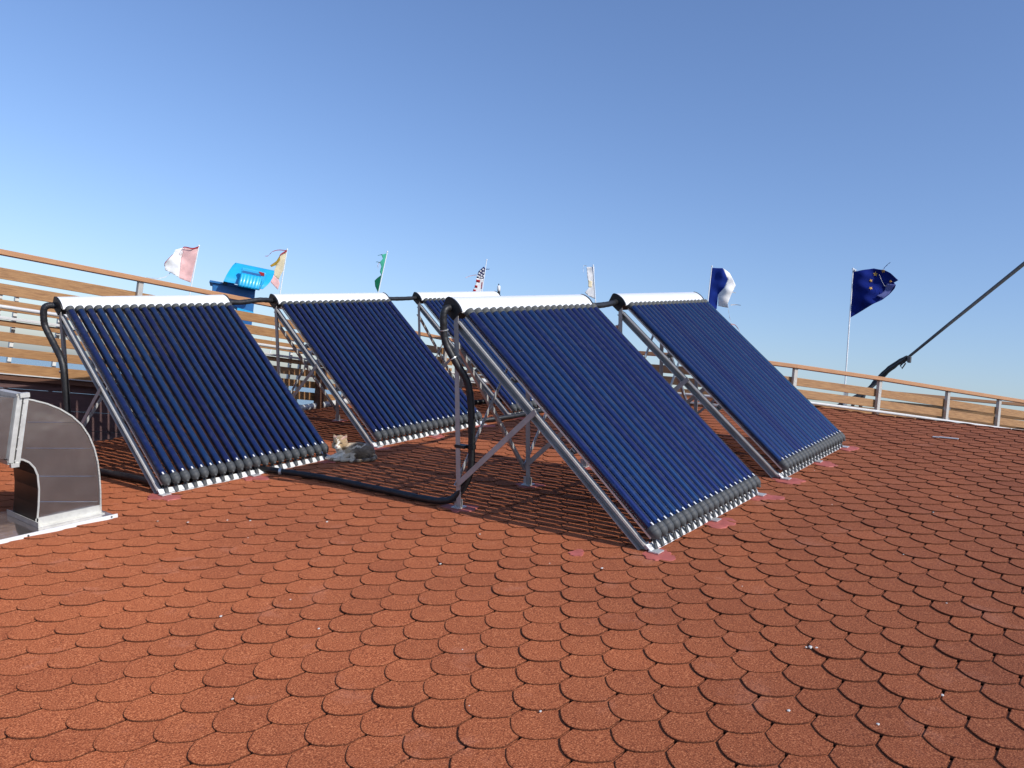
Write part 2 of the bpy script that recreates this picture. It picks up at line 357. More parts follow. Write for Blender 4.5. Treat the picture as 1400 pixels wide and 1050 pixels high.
def patch(cx, cy, rx, ry, parent, seed):
    rnd = random.Random(seed); b = MB(); n = 36; ph = [rnd.uniform(0, 6.28) for _ in range(6)]
    top = []; bot = []
    for k in range(n):
        a = 2*math.pi*k/n
        q = 1+.16*math.sin(2*a+ph[0])+.13*math.sin(3*a+ph[1])+.09*math.sin(5*a+ph[2])+.06*math.sin(9*a+ph[3])+rnd.uniform(-.05,.05)
        x = cx+rx*q*math.cos(a); y = cy+ry*q*math.sin(a)
        bot.append((x, y, .004)); top.append((cx+(x-cx)*.97, cy+(y-cy)*.97, .0135))
    b.add(bot+top, [(k, (k+1)%n, n+(k+1)%n, n+k) for k in range(n)]+[tuple(range(n, 2*n))])
    o = b.build('sealant_patch', 'sealant', roof, roof=True); o.parent = parent; o.matrix_parent_inverse = Matrix.Identity(4)
    return o

# ------------------------------------------------------------------ solar collectors
H, B, T = 1.210, 1.370, math.atan2(1.210, 1.370)
ST, CT = math.sin(T), math.cos(T)
WD = 1.43
def P(x, a, n): return Vector((x, -a*CT-n*ST, H-a*ST+n*CT))
UPN = Vector((0, -ST, CT))
def make_collector():
    root = thing('solar_collector', 'x', 'solar collector')
    NT = 20; x0 = .030; pitch = (WD-2*x0)/(NT-1)
    # evacuated tubes
    gl = MB(); gl.tube([P(0, .02, .078), P(0, 1.750, .078)], .0290, 20, cap=False)
    ab = MB(); ab.tube([P(0, .02, .078), P(0, 1.750, .078)], .0252, 18, cap=False)
    co = MB(); co.tube([P(0, .012, .078), P(0, .040, .078), P(0, .046, .078)], [.0325, .0315, .029], 16)
    cu = MB()
    prof = [(1.722,.0295),(1.726,.0325),(1.738,.0340),(1.752,.0342),(1.7535,.0330),(1.755,.0338),(1.770,.0318),(1.784,.0255),(1.793,.016),(1.797,.010),(1.806,.008)]
    cu.tube([P(0, a, .078) for a, r in prof], [r for a, r in prof], 18)
    cu.prism([(-.012,-.004),(.012,-.004),(.012,.004),(-.012,.004)], P(0, 1.775, .05), P(0, 1.828, .020), UPN)
    cl = MB(); cl.prism([(-.005,-.002),(.005,-.002),(.005,.003),(-.005,.003)], P(-.012, 1.708, .107), P(-.012, 1.728, .109), UPN)
    lc = MB(); lc.prism([(-.010,-.003),(.010,-.003),(.010,.003),(-.010,.003)], P(.036, 1.79, .024), P(.036, 1.828, .022), UPN)
    first = None
    for i in range(NT):
        if first is None:
            g = gl.build('glass_tube', 'glass', root)
            ab.build('absorber', 'absorber', g); co.build('top_collar', 'collar', g); cu.build('end_cup', 'rubber', g); cl.build('clip', 'white', g)
            first = g
        else: g = copy_tree(first, root)
        g.location = (x0+i*pitch, 0, 0)
    # manifold: curved white cover over a black box
    arc = [(-.060,1.258),(-.054,1.272),(-.044,1.289),(-.030,1.306),(-.012,1.322),(.008,1.335),(.030,1.345),(.052,1.350)]
    arc = [(y+.012, z) for y, z in arc]
    inn = [(y+.004, z-.006) for y, z in arc]
    mb = MB(); n = len(arc); vs = []
    for x in (-.012, WD+.012):
        vs += [(x, y, z) for y, z in arc] + [(x, y, z) for y, z in inn[::-1]]
    m2 = 2*n
    mb.add(vs, [(i, (i+1)%m2, m2+(i+1)%m2, m2+i) for i in range(m2)], True)
    mb.add(vs, [tuple(range(m2)), tuple(range(m2, 2*m2))])
    man = mb.build('manifold_cover', 'white', root)
    es = man.modifiers.new('split', 'EDGE_SPLIT'); es.split_angle = rad(35)
    body = [(-.040,1.262),(.062,1.345),(.110,1.280),(.020,1.214)]
    mb = MB(); mb.add([(x, y, z) for x in (.004, WD-.004) for y, z in body], [(i, (i+1)%4, 4+(i+1)%4, 4+i) for i in range(4)]+[(3,2,1,0),(4,5,6,7)])
    box = mb.build('manifold_box', 'rubber', root)
    cap = [(-.044,1.262)]+[(y-.002, z+.003) for y, z in arc]+[(.075,1.345),(.112,1.282),(.022,1.206)]
    for x in (-.024, WD+.010):
        mb = MB(); k = len(cap)
        mb.add([(x+d, y, z) for d in (0, .014) for y, z in cap], [(i, (i+1)%k, k+(i+1)%k, k+i) for i in range(k)]+[tuple(range(k)), tuple(range(k, 2*k))])
        mb.build('end_cap', 'black', box)
    # three bays of framing
    for xi in (0, WD/2, WD):
        mb = MB(); mb.channel(P(xi, .0, -.022), P(xi, 1.80, -.022), .038, .045, .004, UPN)
        r_ = mb.build('sloping_rail', 'alu', root)
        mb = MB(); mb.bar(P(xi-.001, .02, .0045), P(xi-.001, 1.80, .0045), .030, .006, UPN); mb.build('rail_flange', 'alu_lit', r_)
        mb = MB()
        mb.bar(P(xi+.01, 1.79, .020), P(xi+.01, 1.895, -.020), .040, .006, UPN)
        mb.bar(P(xi+.022, 1.76, -.010), P(xi+.022, 1.835, -.035), .005, .05, UPN)
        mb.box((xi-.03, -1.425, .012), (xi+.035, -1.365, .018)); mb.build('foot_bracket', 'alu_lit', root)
        mb = MB(); mb.angle((xi-.018, .018, .0), (xi-.018, .018, 1.235), .036, .036, .004, (0, -1, 0), 1)
        q = mb.build('rear_post', 'alu', root)
        mb = MB(); mb.box((xi-.035, -.02, .012), (xi+.04, .05, .018)); mb.box((xi-.004, -.02, .012), (xi, .05, .07)); mb.build('base_plate', 'alu_lit', q)
        if xi < WD*.9:
            mb = MB(); mb.angle((xi-.024, -.004, .165), (xi-.024, -.622, .690), .004, .024, .004, (0,0,1), -1); mb.bar((xi-.026, -.004, .165), (xi-.026, -.622, .690), .003, .022); mb.build('side_brace', 'alu', root)
        else:
            mb = MB(); mb.bar((xi-.022, -.004, .165), (xi-.022, -.622, .690), .004, .024); mb.build('side_brace', 'alu', root)
    for xa in (0, WD/2):
        xb = xa+WD/2
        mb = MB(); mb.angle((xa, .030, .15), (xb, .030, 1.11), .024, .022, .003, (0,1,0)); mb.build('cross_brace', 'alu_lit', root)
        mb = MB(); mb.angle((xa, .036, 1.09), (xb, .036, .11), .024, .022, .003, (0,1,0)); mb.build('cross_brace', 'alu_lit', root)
    # tube tray: edge strips and cross members under the glass
    for xi in (.052-.045, WD-.007):
        mb = MB(); mb.bar(P(xi, .03, .050), P(xi, 1.77, .050), .005, .011, UPN); mb.build('edge_strip', 'alu_lit', root)
    for a in (.55, 1.12):
        mb = MB(); mb.channel(P(.0, a, .022), P(WD, a, .022), .030, .026, .003, UPN); mb.build('cross_member', 'alu', root)
    mb = MB(); mb.bar(P(-.02, 1.800, .014), P(WD+.02, 1.806, .014), .040, .006, UPN)
    mb.bar(P(-.02, 1.8255, -.008), P(WD+.02, 1.8255, -.008), .005, .040, UPN); mb.build('bottom_rail', 'white', root)
    return root
COLS = [  # x, y, width, label
 (2.686, 6.564, 1.415, 'leftmost solar collector of the back row, right behind the metal duct'),
 (3.679, 3.345, 1.459, 'nearest solar collector, large blue tubes in front, black hose climbing its left post'),
 (4.682, 6.628, 1.425, 'solar collector behind the lying cat, second in the back row'),
 (6.672, 6.666, 1.43, 'farthest solar collector, mostly hidden behind the nearest one'),
 (5.690, 3.368, 1.440, 'rightmost solar collector, beside the open tiled roof')]
first = make_collector()
for i, (x, y, wd, lab) in enumerate(COLS):
    c = first if i == 0 else copy_tree(first)
    c.matrix_world = ROOF @ Matrix.Translation((x, y, .004)) @ Matrix.Diagonal((wd/WD, 1, 1, 1))
    tag(c, lab, 'solar collector', 'evacuated tube solar collectors on the roof')
    for k, xi in enumerate((0, wd/2, wd)):
        patch(x+xi+.01, y+.01, .070+.02*random.random(), .085+.03*random.random(), roof, i*10+k)
        patch(x+xi-.02, y-1.42, .080+.02*random.random(), .085+.04*random.random(), roof, i*10+k+5)
patch(3.42, 2.28, .05, .04, roof, 91)

# ------------------------------------------------------------------ pipes and hoses
def pipe(name, label, cat, path, r, bits=(), k=8, rip=.06, group=None):
    org = Vector(path[0]); pts = smooth_path([Vector(p)-org for p in path], k)
    o = MB().tube(pts, r, 14, ripple=rip).build(name, 'foam', None, org, roof=True)
    tag(o, label, cat, group)
    for nm, mt, a, c, rr in bits:
        MB().tube([Vector(a)-org, Vector(c)-org], rr, 14).build(nm, mt, o)
    return o
X4, Y4 = 3.679, 3.345
def R4(x, y, z): return (X4+x, Y4+y, z)
pipe('hose', 'thick black hose from the nearest collector down its post and along the tiles', 'hose',
     [R4(-.005,.045,1.285), R4(-.045,.047,1.285), R4(-.072,.050,1.262), R4(-.076,.053,1.20), R4(-.064,.050,1.08), R4(-.035,-.01,.95), R4(.005,-.06,.84), R4(.022,-.078,.70), R4(.024,-.080,.42), R4(.018,-.064,.24), R4(-.005,.02,.10), R4(-.045,.16,.045), (3.62,4.0,.04), (3.60,4.56,.04), (3.54,5.00,.04), (3.46,5.26,.04), (3.2,5.36,.04), (2.84,5.38,.04)],
     .0225, bits=[('hose_clamp','silver_tape', R4(-.072,.052,1.155), R4(-.071,.052,1.149), .027), ('hose_clamp','silver_tape', R4(-.044,.006,.98), R4(-.042,.003,.974), .027),
      ('tape_band','black', R4(.024,-.080,.43), R4(.024,-.080,.405), .028), ('hose_clamp','silver_tape',(3.53,5.02,.041),(3.52,5.035,.041),.027)])
MB().box((-.024,-.058,.408),(.024,.024,.428)).build('tape_tie', 'black', None, (X4,Y4,0), roof=True)
bpy.data.objects['tape_tie'].name = 'cable_tie'; tag(bpy.data.objects['cable_tie'], 'black tie strapping the hose to the nearest post', 'cable tie')
X1, Y1 = 2.686, 6.564
def R1(x, y, z): return (X1+x, Y1+y, z)
pipe('hose', 'black hose from the leftmost collector down its post, behind the duct', 'hose',
     [R1(-.01,.08,1.285), R1(-.055,.10,1.287), R1(-.083,.11,1.265), R1(-.088,.12,1.20), R1(-.08,.12,1.12), R1(-.06,.05,1.0), R1(-.05,-.05,.87), R1(-.05,-.08,.72), R1(-.05,-.085,.40), R1(-.05,-.08,.16), R1(-.02,-.20,.05), (2.70,6.11,.04), (2.75,5.75,.04), (2.77,5.35,.04)],
     .0255, bits=[('hose_clamp','silver_tape', R1(-.052,-.062,.79), R1(-.052,-.066,.782), .028)])
GRP = 'black pipes joining the collectors'
pipe('connecting_pipe', 'black lagged pipe joining the two left collectors, in front of the blue cowl', 'pipe', [(2.686+1.415+.01, 6.61, 1.285), (4.3,6.62,1.282), (4.5,6.63,1.30), (4.67,6.67,1.288)], .024, group=GRP)
pipe('connecting_pipe', 'black lagged pipe joining the middle and far collectors of the back row', 'pipe', [(4.682+1.425+.01, 6.67, 1.285), (6.4,6.68,1.282), (6.66,6.71,1.287)], .023, group=GRP)
pipe('connecting_pipe', 'black lagged pipe joining the two front-row collectors', 'pipe', [(X4+1.459+.01, 3.38, 1.285), (5.3,3.385,1.265), (5.5,3.39,1.270), (5.68,3.41,1.287)], .023, group=GRP)
pipe('pipe', 'black ribbed pipe lying on tiles behind the farthest collector', 'pipe', [(6.3,6.5,.04),(7.1,6.2,.045),(7.9,6.0,.04),(8.6,5.9,.04)], .024, rip=.25)
pipe('pipe', 'black pipe lying on the tiles below the far collector foot', 'pipe', [(5.95,5.38,.04),(6.5,5.22,.045),(7.2,5.2,.04),(8.1,5.2,.04)], .025, rip=.12)
v = thing('air_vent_valve', 'small white air vent valve on the end of the farthest collector', 'valve', (6.672+1.43+.05, 6.70, 1.30), roof=True)
MB().tube([(-.03,0,-.01),(.02,0,-.01),(.02,0,.05)], .018, 10).build('elbow', 'black', v)
MB().tube([(.02,0,.05),(.02,0,.06),(.02,0,.12),(.02,0,.128)], [.012,.022,.022,.01], 12).build('float_chamber', 'white', v)
MB().tube([(.02,0,.128),(.02,0,.15)], .007, 8).build('nozzle', 'rubber', v)

# ------------------------------------------------------------------ metal duct with elbow
def xz_prism(mb, pts, y0, y1, smooth=False):
    n = len(pts)
    mb.add([(x, y, z) for y in (y0, y1) for x, z in pts], [(i, (i+1)%n, n+(i+1)%n, n+i) for i in range(n)], smooth)
    mb.add([(x, y, z) for y in (y0, y1) for x, z in pts], [tuple(range(n)), tuple(range(2*n-1, n-1, -1))])
DO = Vector((2.03, 5.07, 0))
duct = thing('ventilation_duct', 'shiny sheet metal duct bending down into the tiles at the left edge', 'duct', DO, roof=True)
def dl(p): return [(x-DO.x, z) for x, z in p]
outer = [(2.215,.03),(2.222,.16),(2.222,.25),(2.218,.34),(2.203,.43),(2.176,.515),(2.138,.588),(2.085,.650),(2.02,.702),(1.95,.742),(1.88,.770),(1.835,.785)]
inner = [(1.765,.438),(1.80,.430),(1.832,.408),(1.856,.372),(1.870,.325),(1.872,.24),(1.862,.14),(1.845,.03)]
mb = MB(); xz_prism(mb, dl(outer+inner), 0, .36)
el = mb.build('elbow', 'zinc', duct)
mb = MB()
for i in range(len(outer)-1):
    a = Vector((outer[i][0]-DO.x, -.004, outer[i][1])); c = Vector((outer[i+1][0]-DO.x, -.004, outer[i+1][1]))
    mb.bar(a, c, .006, .009, (c-a).cross(Vector((0,1,0))))
    k = 4
    for j in range(k):
        q = a.lerp(c, (j+.5)/k); mb.tube([q+Vector((0,-.005,0)), q+Vector((0,.0,0))], .0045, 6)
mb.build('edge_seam', 'zinc_lit', el); mb = MB()
for i in range(len(inner)-1):
    a = Vector((inner[i][0]-DO.x, -.003, inner[i][1])); c = Vector((inner[i+1][0]-DO.x, -.003, inner[i+1][1])); mb.bar(a, c, .006, .010, (c-a).cross(Vector((0,1,0))))
mb.build('inner_seam', 'zinc_lit', el)
mb = MB()
for z, xa, xb, dz in ((.605, 1.84, 2.12, .040), (.43, 1.82, 2.20, .064), (.252, 1.877, 2.211, .064), (.091, 1.857, 2.20, .074)):
    mb.prism([(-.001,-.003),(-.0018,0),(-.001,.003),(.003,0)], (xa-DO.x, 0, z+dz), (xb-DO.x, 0, z))
mb.build('crease', 'zinc', el)
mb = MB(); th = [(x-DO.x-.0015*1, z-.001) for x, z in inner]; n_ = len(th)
mb.add([(x, y, z) for y in (.006, .354) for x, z in th], [(i, i+1, n_+i+1, n_+i) for i in range(n_-1)]); mb.build('throat_reflection', 'dark_reflection', el)  # added dark sheet over the inner curve, standing in for a reflection
mb = MB(); sl = math.tan(TILT); L_ = 1.35
hs = [(1.835,.785),(1.835-L_,.785+L_*sl),(1.765-L_,.438+L_*sl),(1.765,.438)]
xz_prism(mb, dl(hs), 0, .36); mb.build('straight_section', 'zinc', duct)
mb = MB()
for s in (0, -.034):
    a = Vector((1.838-DO.x+s, -.012, .800-s*sl)); c = Vector((1.763-DO.x+s, -.012, .420-s*sl))
    mb.bar(a, c, .024, .026, (1,0,0)); 
    a2 = a+Vector((0,.382,0)); c2 = c+Vector((0,.382,0)); mb.bar(a2, c2, .02, .028, (1,0,0)); mb.bar(a, a2, .028, .024, (0,0,1)); mb.bar(c, c2, .028, .024, (0,0,1))
jf = mb.build('joint_flange', 'zinc_lit', duct)
mb = MB()
for k in range(6):
    q = Vector((1.822-DO.x-.072*k/5, -.024, .765-.33*k/5)); mb.tube([q, q+Vector((0,-.004,0))], .005, 8)
q = Vector((1.83-DO.x, -.02, .808)); mb.box(q-Vector((.03,.02,.012)), q+Vector((.02,.02,.014)))
q = Vector((1.755-DO.x, -.02, .412)); mb.box(q-Vector((.03,.015,.014)), q+Vector((.012,.015,.01)))
mb.build('bolts', 'zinc_lit', jf)
mb = MB(); mb.box((-1.1, -.15, .0135), (.215, .52, .0175)); fl = mb.build('base_flange', 'zinc', duct)
mb = MB(); mb.box((-1.1, -.158, .006), (.218, -.150, .030)); mb.build('front_lip', 'white', fl)
mb = MB(); mb.box((-.19, -.006, .018), (.190, -.001, .066)); mb.box((-.19, -.045, .018), (.190, -.006, .023)); mb.box((-.195,-.05,.018),(-.189,.42,.05))
for k in range(7): mb.tube([(-.15+.052*k,-.006,.045),(-.15+.052*k,-.009,.045)], .0035, 6)
mb.build('angle_strip', 'zinc_lit', fl)
mb = MB(); mb.tube([(.18,-.158,.019),(.18,-.162,.019)], .005, 8); mb.tube([(-.29,-.158,.019),(-.29,-.162,.019)], .005, 8); mb.build('screws', 'black', fl)
mb = MB(); mb.box((-1.30,.08,.0),(-1.27,.11,.71)); mb.box((-1.30,.26,.0),(-1.27,.29,.71)); mb.build('support_legs', 'alu', duct)

# ------------------------------------------------------------------ fences round the roof (level world)
def F(x, y, z=0): return EYE+Vector((x, y, z))
BOARDS = [(.667,.572),(.535,.440),(.400,.306)]
LOW = [(.228,.179),(.130,.050),(0,-.080),(-.130,-.223)]
def fence(label, path, posts, levels, lowpipe=True, pz=.336, sz=.247, name='board_fence', group=None, inside=1, post_low=.25, strip=True, thin=.022):
    org = F(*path[0], 0); f = thing(name, label, 'fence', org, group=group)
    pth = [Vector((p[0], p[1], 0))-Vector((path[0][0], path[0][1], 0)) for p in path]
    def run(nm, mt, prof_w, prof_h, z, off, ext=0):
        mb = MB()
        for a, c in zip(pth, pth[1:]):
            d = (c-a).normalized(); nrm = Vector((d.y, -d.x, 0))*inside
            mb.bar(a+nrm*off+Vector((0,0,z))-d*ext, c+nrm*off+Vector((0,0,z))+d*ext, prof_w, prof_h)
        return mb.build(nm, mt, f, bevel=.003)
    run('handrail', 'wood_rail', .105, .044, .791, .03, .015)
    for t, bt in levels:
        run('board', 'wood', thin, t-bt, (t+bt)/2, 0)
    for (px, py) in posts:
        # post stands on the inner side of the boards
        best = None
        for a, c in zip(pth, pth[1:]):
            q = Vector((px-path[0][0], py-path[0][1], 0)); t = max(0, min(1, (q-a).dot(c-a)/(c-a).length_squared)); r = a+(c-a)*t
            if best is None or (r-q).length < best[0]: best = ((r-q).length, r, (c-a).normalized())
        r, d = best[1], best[2]; nrm = Vector((d.y, -d.x, 0))*inside
        ang = math.atan2(d.y, d.x)
        mb = MB(); mb.box((-.024,-.022,post_low-.0),(.024,.022,.768)); mb.box((-.035,-.03,post_low+.02),(.035,.03,post_low+.035))
        o = mb.build('post', 'post', f, bevel=.003); o.location = r+nrm*.035; o.rotation_euler = (0,0,ang)
        mb = MB()
        for t, bt in levels: mb.tube([(0,-.026*inside,(t+bt)/2),(0,-.022*inside,(t+bt)/2)], .006, 8)
        if levels: mb.build('bolts', 'alu_lit', o)
    if lowpipe:
        mb = MB(); mb.tube([p+Vector((0,0,pz)) + (Vector((( pth[min(i+1,len(pth)-1)]-pth[max(i-1,0)]).y, -(pth[min(i+1,len(pth)-1)]-pth[max(i-1,0)]).x, 0)).normalized()*inside*.085) for i, p in enumerate(pth)], .017, 12)
        mb.build('rail_pipe', 'pipe_white', f)
        if strip: run('white_strip', 'pipe_white', .04, .024, sz, .02)
    return f
left = fence('long brown board fence with handrail behind the back row, leading left past the duct', [(-3, 7.62), (8.30, 7.62)],
      [(-.65,7.62),(1.55,7.62),(3.755,7.62),(5.97,7.62),(8.1,7.62)], BOARDS+LOW, post_low=.20)
def lowered(x0, x1, y0, y1, z0, z1, nm, mt, parent):
    mb = MB(); mb.box((x0+3, y0-7.62, z0), (x1+3, y1-7.62, z1)); return mb.build(nm, mt, parent, bevel=.003)
lowered(5.955, 6.035, 7.50, 7.585, -.62, .172, 'wooden_column', 'wood_dark', left)
fence('short dark board fence seen through the rightmost collector frame', [(8.36, 7.60), (8.80, 3.62)],
      [(8.52,6.2),(8.62,5.0)], BOARDS+LOW[:2])
fence('sunlit board fence with grey posts along the right edge of the roof', [(8.86, 3.52), (9.26,3.17), (10.3,2.50), (11.4,1.94), (12.3,1.48), (13.4,.90), (15.2,-.1), (17,-1.2)],
      [(9.26,3.16),(10.3,2.49),(11.4,1.94),(12.3,1.48),(13.3,.95),(14.3,.4),(15.4,-.2)], BOARDS, post_low=.36, pz=.392, sz=.335)
fence('second board fence farther out, glimpsed through gaps of the right fence', [(12.30, 4.6), (13.52, 1.28), (14.9, -2.6)],
      [(12.7,3.5),(13.2,2.2),(13.75,.6),(14.2,-.7)], BOARDS, lowpipe=False, post_low=-1.0)
# hull boards below the left fence
hw = thing('hull_wall', 'dark brown plank wall under the left fence, striped by collector shadows', 'wall', F(-3, 7.66, -.241))
mb = MB()
for z0, z1 in ((-.105,-.0),(-.275,-.110),(-.45,-.280),(-.63,-.455),(-.82,-.635),(-1.0,-.825),(-1.9,-1.005)): mb.box((0,0,z0),(8.2,.07,z1))
mb.build('planks', 'hull', hw, bevel=.003)
mb = MB(); mb.box((0,-.045,-.035),(8.2,-.002,.012)); mb.build('ledge', 'wood_dark', hw)
mb = MB(); mb.box((0,-.060,.013),(6.55,.03,.022)); mb.build('cap_strip', 'pipe_white', hw)
mb = MB(); mb.box((.15,-.006,-.37),(.60,-.002,-.12)); mb.build('notice_panel', 'wood', hw) if False else None
# white gutter along the roof edge and posts of the outer rail
gpts = [(4.9+.5*k, 7.55, .035) for k in range(9)]
g_ = MB().tube([Vector(p)-Vector(gpts[0]) for p in gpts], .038, 14).build('gutter_pipe', 'pipe_white', None, gpts[0], roof=True)
tag(g_, 'white gutter pipe along the far edge of the tiles', 'gutter')
orl = thing('outer_railing', 'white metal posts standing behind the left board fence', 'railing', F(2.6, 7.80, -.9))
for x in (2.66, 2.79, 3.16, 5.72, 5.86, 6.9, 7.75):
    mb = MB(); mb.box((x-2.6-.015,-.015,0),(x-2.6+.015,.015,1.38)); mb.build('post', 'white', orl)
mb = MB(); mb.bar((-2,.02,.60),(6,.02,.60),.02,.02); mb.build('rail', 'white', orl)

# ------------------------------------------------------------------ flags
def cloth(name, m, poly, parent, amp=.035, freq=(13, 5), step=.022, off=0., attach=0., seed=0, thick=.0016):
    pts = [Vector(p) for p in poly]; bd = []
    for i, p in enumerate(pts):
        q = pts[(i+1) % len(pts)]; n = max(1, int((q-p).length/step))
        for k in range(n): bd.append(p.lerp(q, k/n))
    n = len(bd); edges = [(i, (i+1) % n) for i in range(n)]
    us = [p.x for p in bd]; vs_ = [p.y for p in bd]; inn = []
    y = min(vs_)+step/2
    while y < max(vs_):
        x = min(us)+step/2+(step/2 if int(y/step) % 2 else 0)
        while x < max(us):
            ok = False; j = n-1
            for i in range(n):
                if (bd[i].y > y) != (bd[j].y > y) and x < (bd[j].x-bd[i].x)*(y-bd[i].y)/(bd[j].y-bd[i].y)+bd[i].x: ok = not ok
                j = i
            if ok and min((Vector((x, y))-p).length for p in bd) > step*.45: inn.append(Vector((x, y)))
            x += step
        y += step
    r = delaunay_2d_cdt(bd+inn, edges, [], 1, 1e-6)
    co = [(v.x, wave(v.x, v.y, amp, freq, attach, seed)+off, v.y) for v in r[0]]
    mb = MB(); mb.add(co, r[2], True); o = mb.build(name, m, parent)
    s = o.modifiers.new('solid', 'SOLIDIFY'); s.thickness = thick; s.offset = 0
    return o
def wave(u, v, amp, freq, attach, seed):
    d = min(1, abs(u-attach)/.18)
    return amp*d*(math.sin(freq[0]*u+freq[1]*v+seed)+.5*math.sin(freq[0]*1.9*u-freq[1]*2.3*v+seed*2)+.25*math.sin(31*v+11*u))
def ribbon(name, m, pts, parent, wdt=.016, off=0):
    p = smooth_path([(a, off+.02*math.sin(9*i), c) for i, (a, c) in enumerate(pts)], 5); mb = MB(); n = len(p); vs = []
    for i, q in enumerate(p):
        t = 1-.6*i/(n-1); vs += [q+Vector((0,0,wdt/2*t)), q+Vector((.004*math.sin(i*1.7), .003, -wdt/2*t))]
    mb.add(vs, [(2*i, 2*i+1, 2*i+3, 2*i+2) for i in range(n-1)]); o = mb.build(name, m, parent)
    s = o.modifiers.new('solid', 'SOLIDIFY'); s.thickness = .002; s.offset = 0; return o
CL = {'pink': cloth_mat('faded_pink_cloth', (.90,.58,.55), .25), 'white': cloth_mat('white_cloth', (.90,.89,.87), .15), 'red': cloth_mat('red_cloth', (.62,.06,.07), .45),
      'yellow': cloth_mat('faded_yellow_cloth', (.90,.80,.56), .3), 'gold': cloth_mat('mustard_cloth', (.55,.36,.06), .35), 'green': cloth_mat('sea_green_cloth', (.11,.60,.40), .3),
      'dkgreen': cloth_mat('dark_green_cloth', (.02,.20,.11), .4), 'navy': cloth_mat('navy_cloth', (.05,.06,.20), .35), 'blue': cloth_mat('royal_blue_cloth', (.025,.055,.32), .35),
      'star': cloth_mat('gold_star_cloth', (.80,.50,.16), .3), 'eu': cloth_mat('deep_blue_cloth', (.016,.030,.21), .30)}
def flag(key, label, r=.009):
    e = BAKED[key]; f = thing('flag', label, 'flag', e['at'], rad(e['rz']), 'tattered flags on poles beyond the fence')
    (a, c), (d, h) = e['pole']; a0 = Vector((a, 0, c)); a1 = Vector((d, 0, h)); dr = (a1-a0)/(a1-a0).z
    foot = a0+dr*(-.75-e['at'][2]-c)
    MB().tube([foot, a0, a1], [r*1.3, r, r*.8], 10).build('flagpole', 'white', f)
    MB().tube([a1, a1+dr*.012, a1+dr*.024], [r*1.1, r*1.7, r*.6], 10).build('finial', 'white', f)
    return f, e
f, e = flag('pink', 'pale pink and white flag with a frayed red edge, leftmost')
c = e['cloth']; bd = e['band']
cloth('pink_panel', CL['pink'], [c[0], c[1], bd[0], bd[1], bd[2], c[8], c[9]], f, .03, attach=.04)
cloth('white_panel', CL['white'], [c[2], c[3], c[4], c[5], c[6], c[7], c[8], bd[2], bd[1]], f, .03, attach=.04)
ribbon('red_hem', CL['red'], [c[0], (.0,.668), c[1], c[2], (-.155,.60), (-.17,.53)], f, .022, -.02)
ribbon('red_hem', CL['red'], [c[4], (-.32,.46), c[5], (-.36,.35)], f, .018, -.02)
ribbon('torn_strip', CL['white'], e['tail'], f, .014)
f, e = flag('yellow', 'torn pale yellow and pink flag beside the blue cowl')
c = e['cloth']
cloth('yellow_panel', CL['yellow'], [c[0], c[1], c[2], c[5], (-.10,.40), (-.11,.33), (-.02,.26), (.03,.40)], f, .02, attach=.03)
cloth('pink_panel', CL['pink'], [(-.11,.33), c[6], c[7], c[8], (.005,.20), (-.02,.26)], f, .02, attach=.03)
cloth('mustard_scrap', CL['gold'], [c[1], c[2], c[3], c[4], (-.09,.47), (-.03,.56)], f, .02, off=-.02)
ribbon('red_hem', CL['red'], [c[0], (0,.68), c[1], (-.05,.60)], f, .03, -.03); ribbon('torn_strip', CL['red'], e['tail'], f, .012)
f, e = flag('green', 'narrow green flag torn into two scraps on a leaning pole')
cloth('upper_scrap', CL['green'], e['up'], f, .012, attach=.05); cloth('lower_scrap', CL['dkgreen'], e['low'], f, .02, attach=.02)
ribbon('torn_strip', CL['dkgreen'], e['tail'], f, .012); ribbon('torn_strip', CL['dkgreen'], e['tail2'], f, .012); ribbon('torn_strip', CL['pink'], [(-.03,.56),(-.06,.50),(-.05,.44)], f, .02)
f, e = flag('stars', 'shredded flag with starry navy corner and red and white stripes')
c = e['cloth']
cloth('striped_panel', CL['white'], [c[4], c[5], c[6], c[7], (.02,.319), c[3]], f, .012, attach=.03)
cn = cloth('starry_corner', CL['navy'], e['canton'], f, .012, attach=.03)
rnd = random.Random(4)
for k in range(9):
    u, v = [(-.01,.49),(-.05,.455),(0,.43),(-.07,.41),(-.03,.385),(-.09,.36),(-.02,.34),(-.06,.345),(.015,.37)][k]
    cloth('white_star', CL['white'], [(u+(.013 if q % 2 else .030)*math.cos(q*math.pi/5+1.57), v+(.011 if q % 2 else .024)*math.sin(q*math.pi/5+1.57)) for q in range(10)][::-1], cn, .012, attach=.03, off=-.006)
for (u, v, w_, h_) in ((-.075,.275,.07,.045),(-.10,.17,.05,.04),(-.12,.09,.05,.045),(-.14,.055,.04,.03),(.0,.20,.014,.12)):
    cloth('red_stripe', CL['red'], [(u-w_/2,v-h_/2),(u+w_/2,v-h_/2-.006),(u+w_/2,v+h_/2-.006),(u-w_/2,v+h_/2)], f, .012, attach=.03, off=-.006)
ribbon('torn_strip', CL['pink'], e['tail'], f, .012); ribbon('torn_strip', CL['navy'], [(.04,.50),(.08,.51),(.10,.505),(.105,.525)], f, .014)
f, e = flag('white', 'narrow white flag scrap above the nearest collector')
cloth('white_scrap', CL['white'], e['cloth'], f, .02, attach=-.05)
cloth('yellow_mark', CL['yellow'], e['patch'], f, .02, attach=-.05, off=-.006); ribbon('torn_strip', CL['white'], e['tail'], f, .010)
f, e = flag('bluewhite', 'blue and white flag with torn end behind the rightmost collector')
cloth('blue_panel', CL['blue'], e['blue'], f, .03, attach=0); cloth('white_panel', CL['white'], e['white'], f, .03, attach=0)
for k in ('tail', 'tail3', 'tail4'): ribbon('torn_strip', CL['white'], e[k], f, .02)
ribbon('torn_strip', CL['pink'], e['tail2'], f, .022)
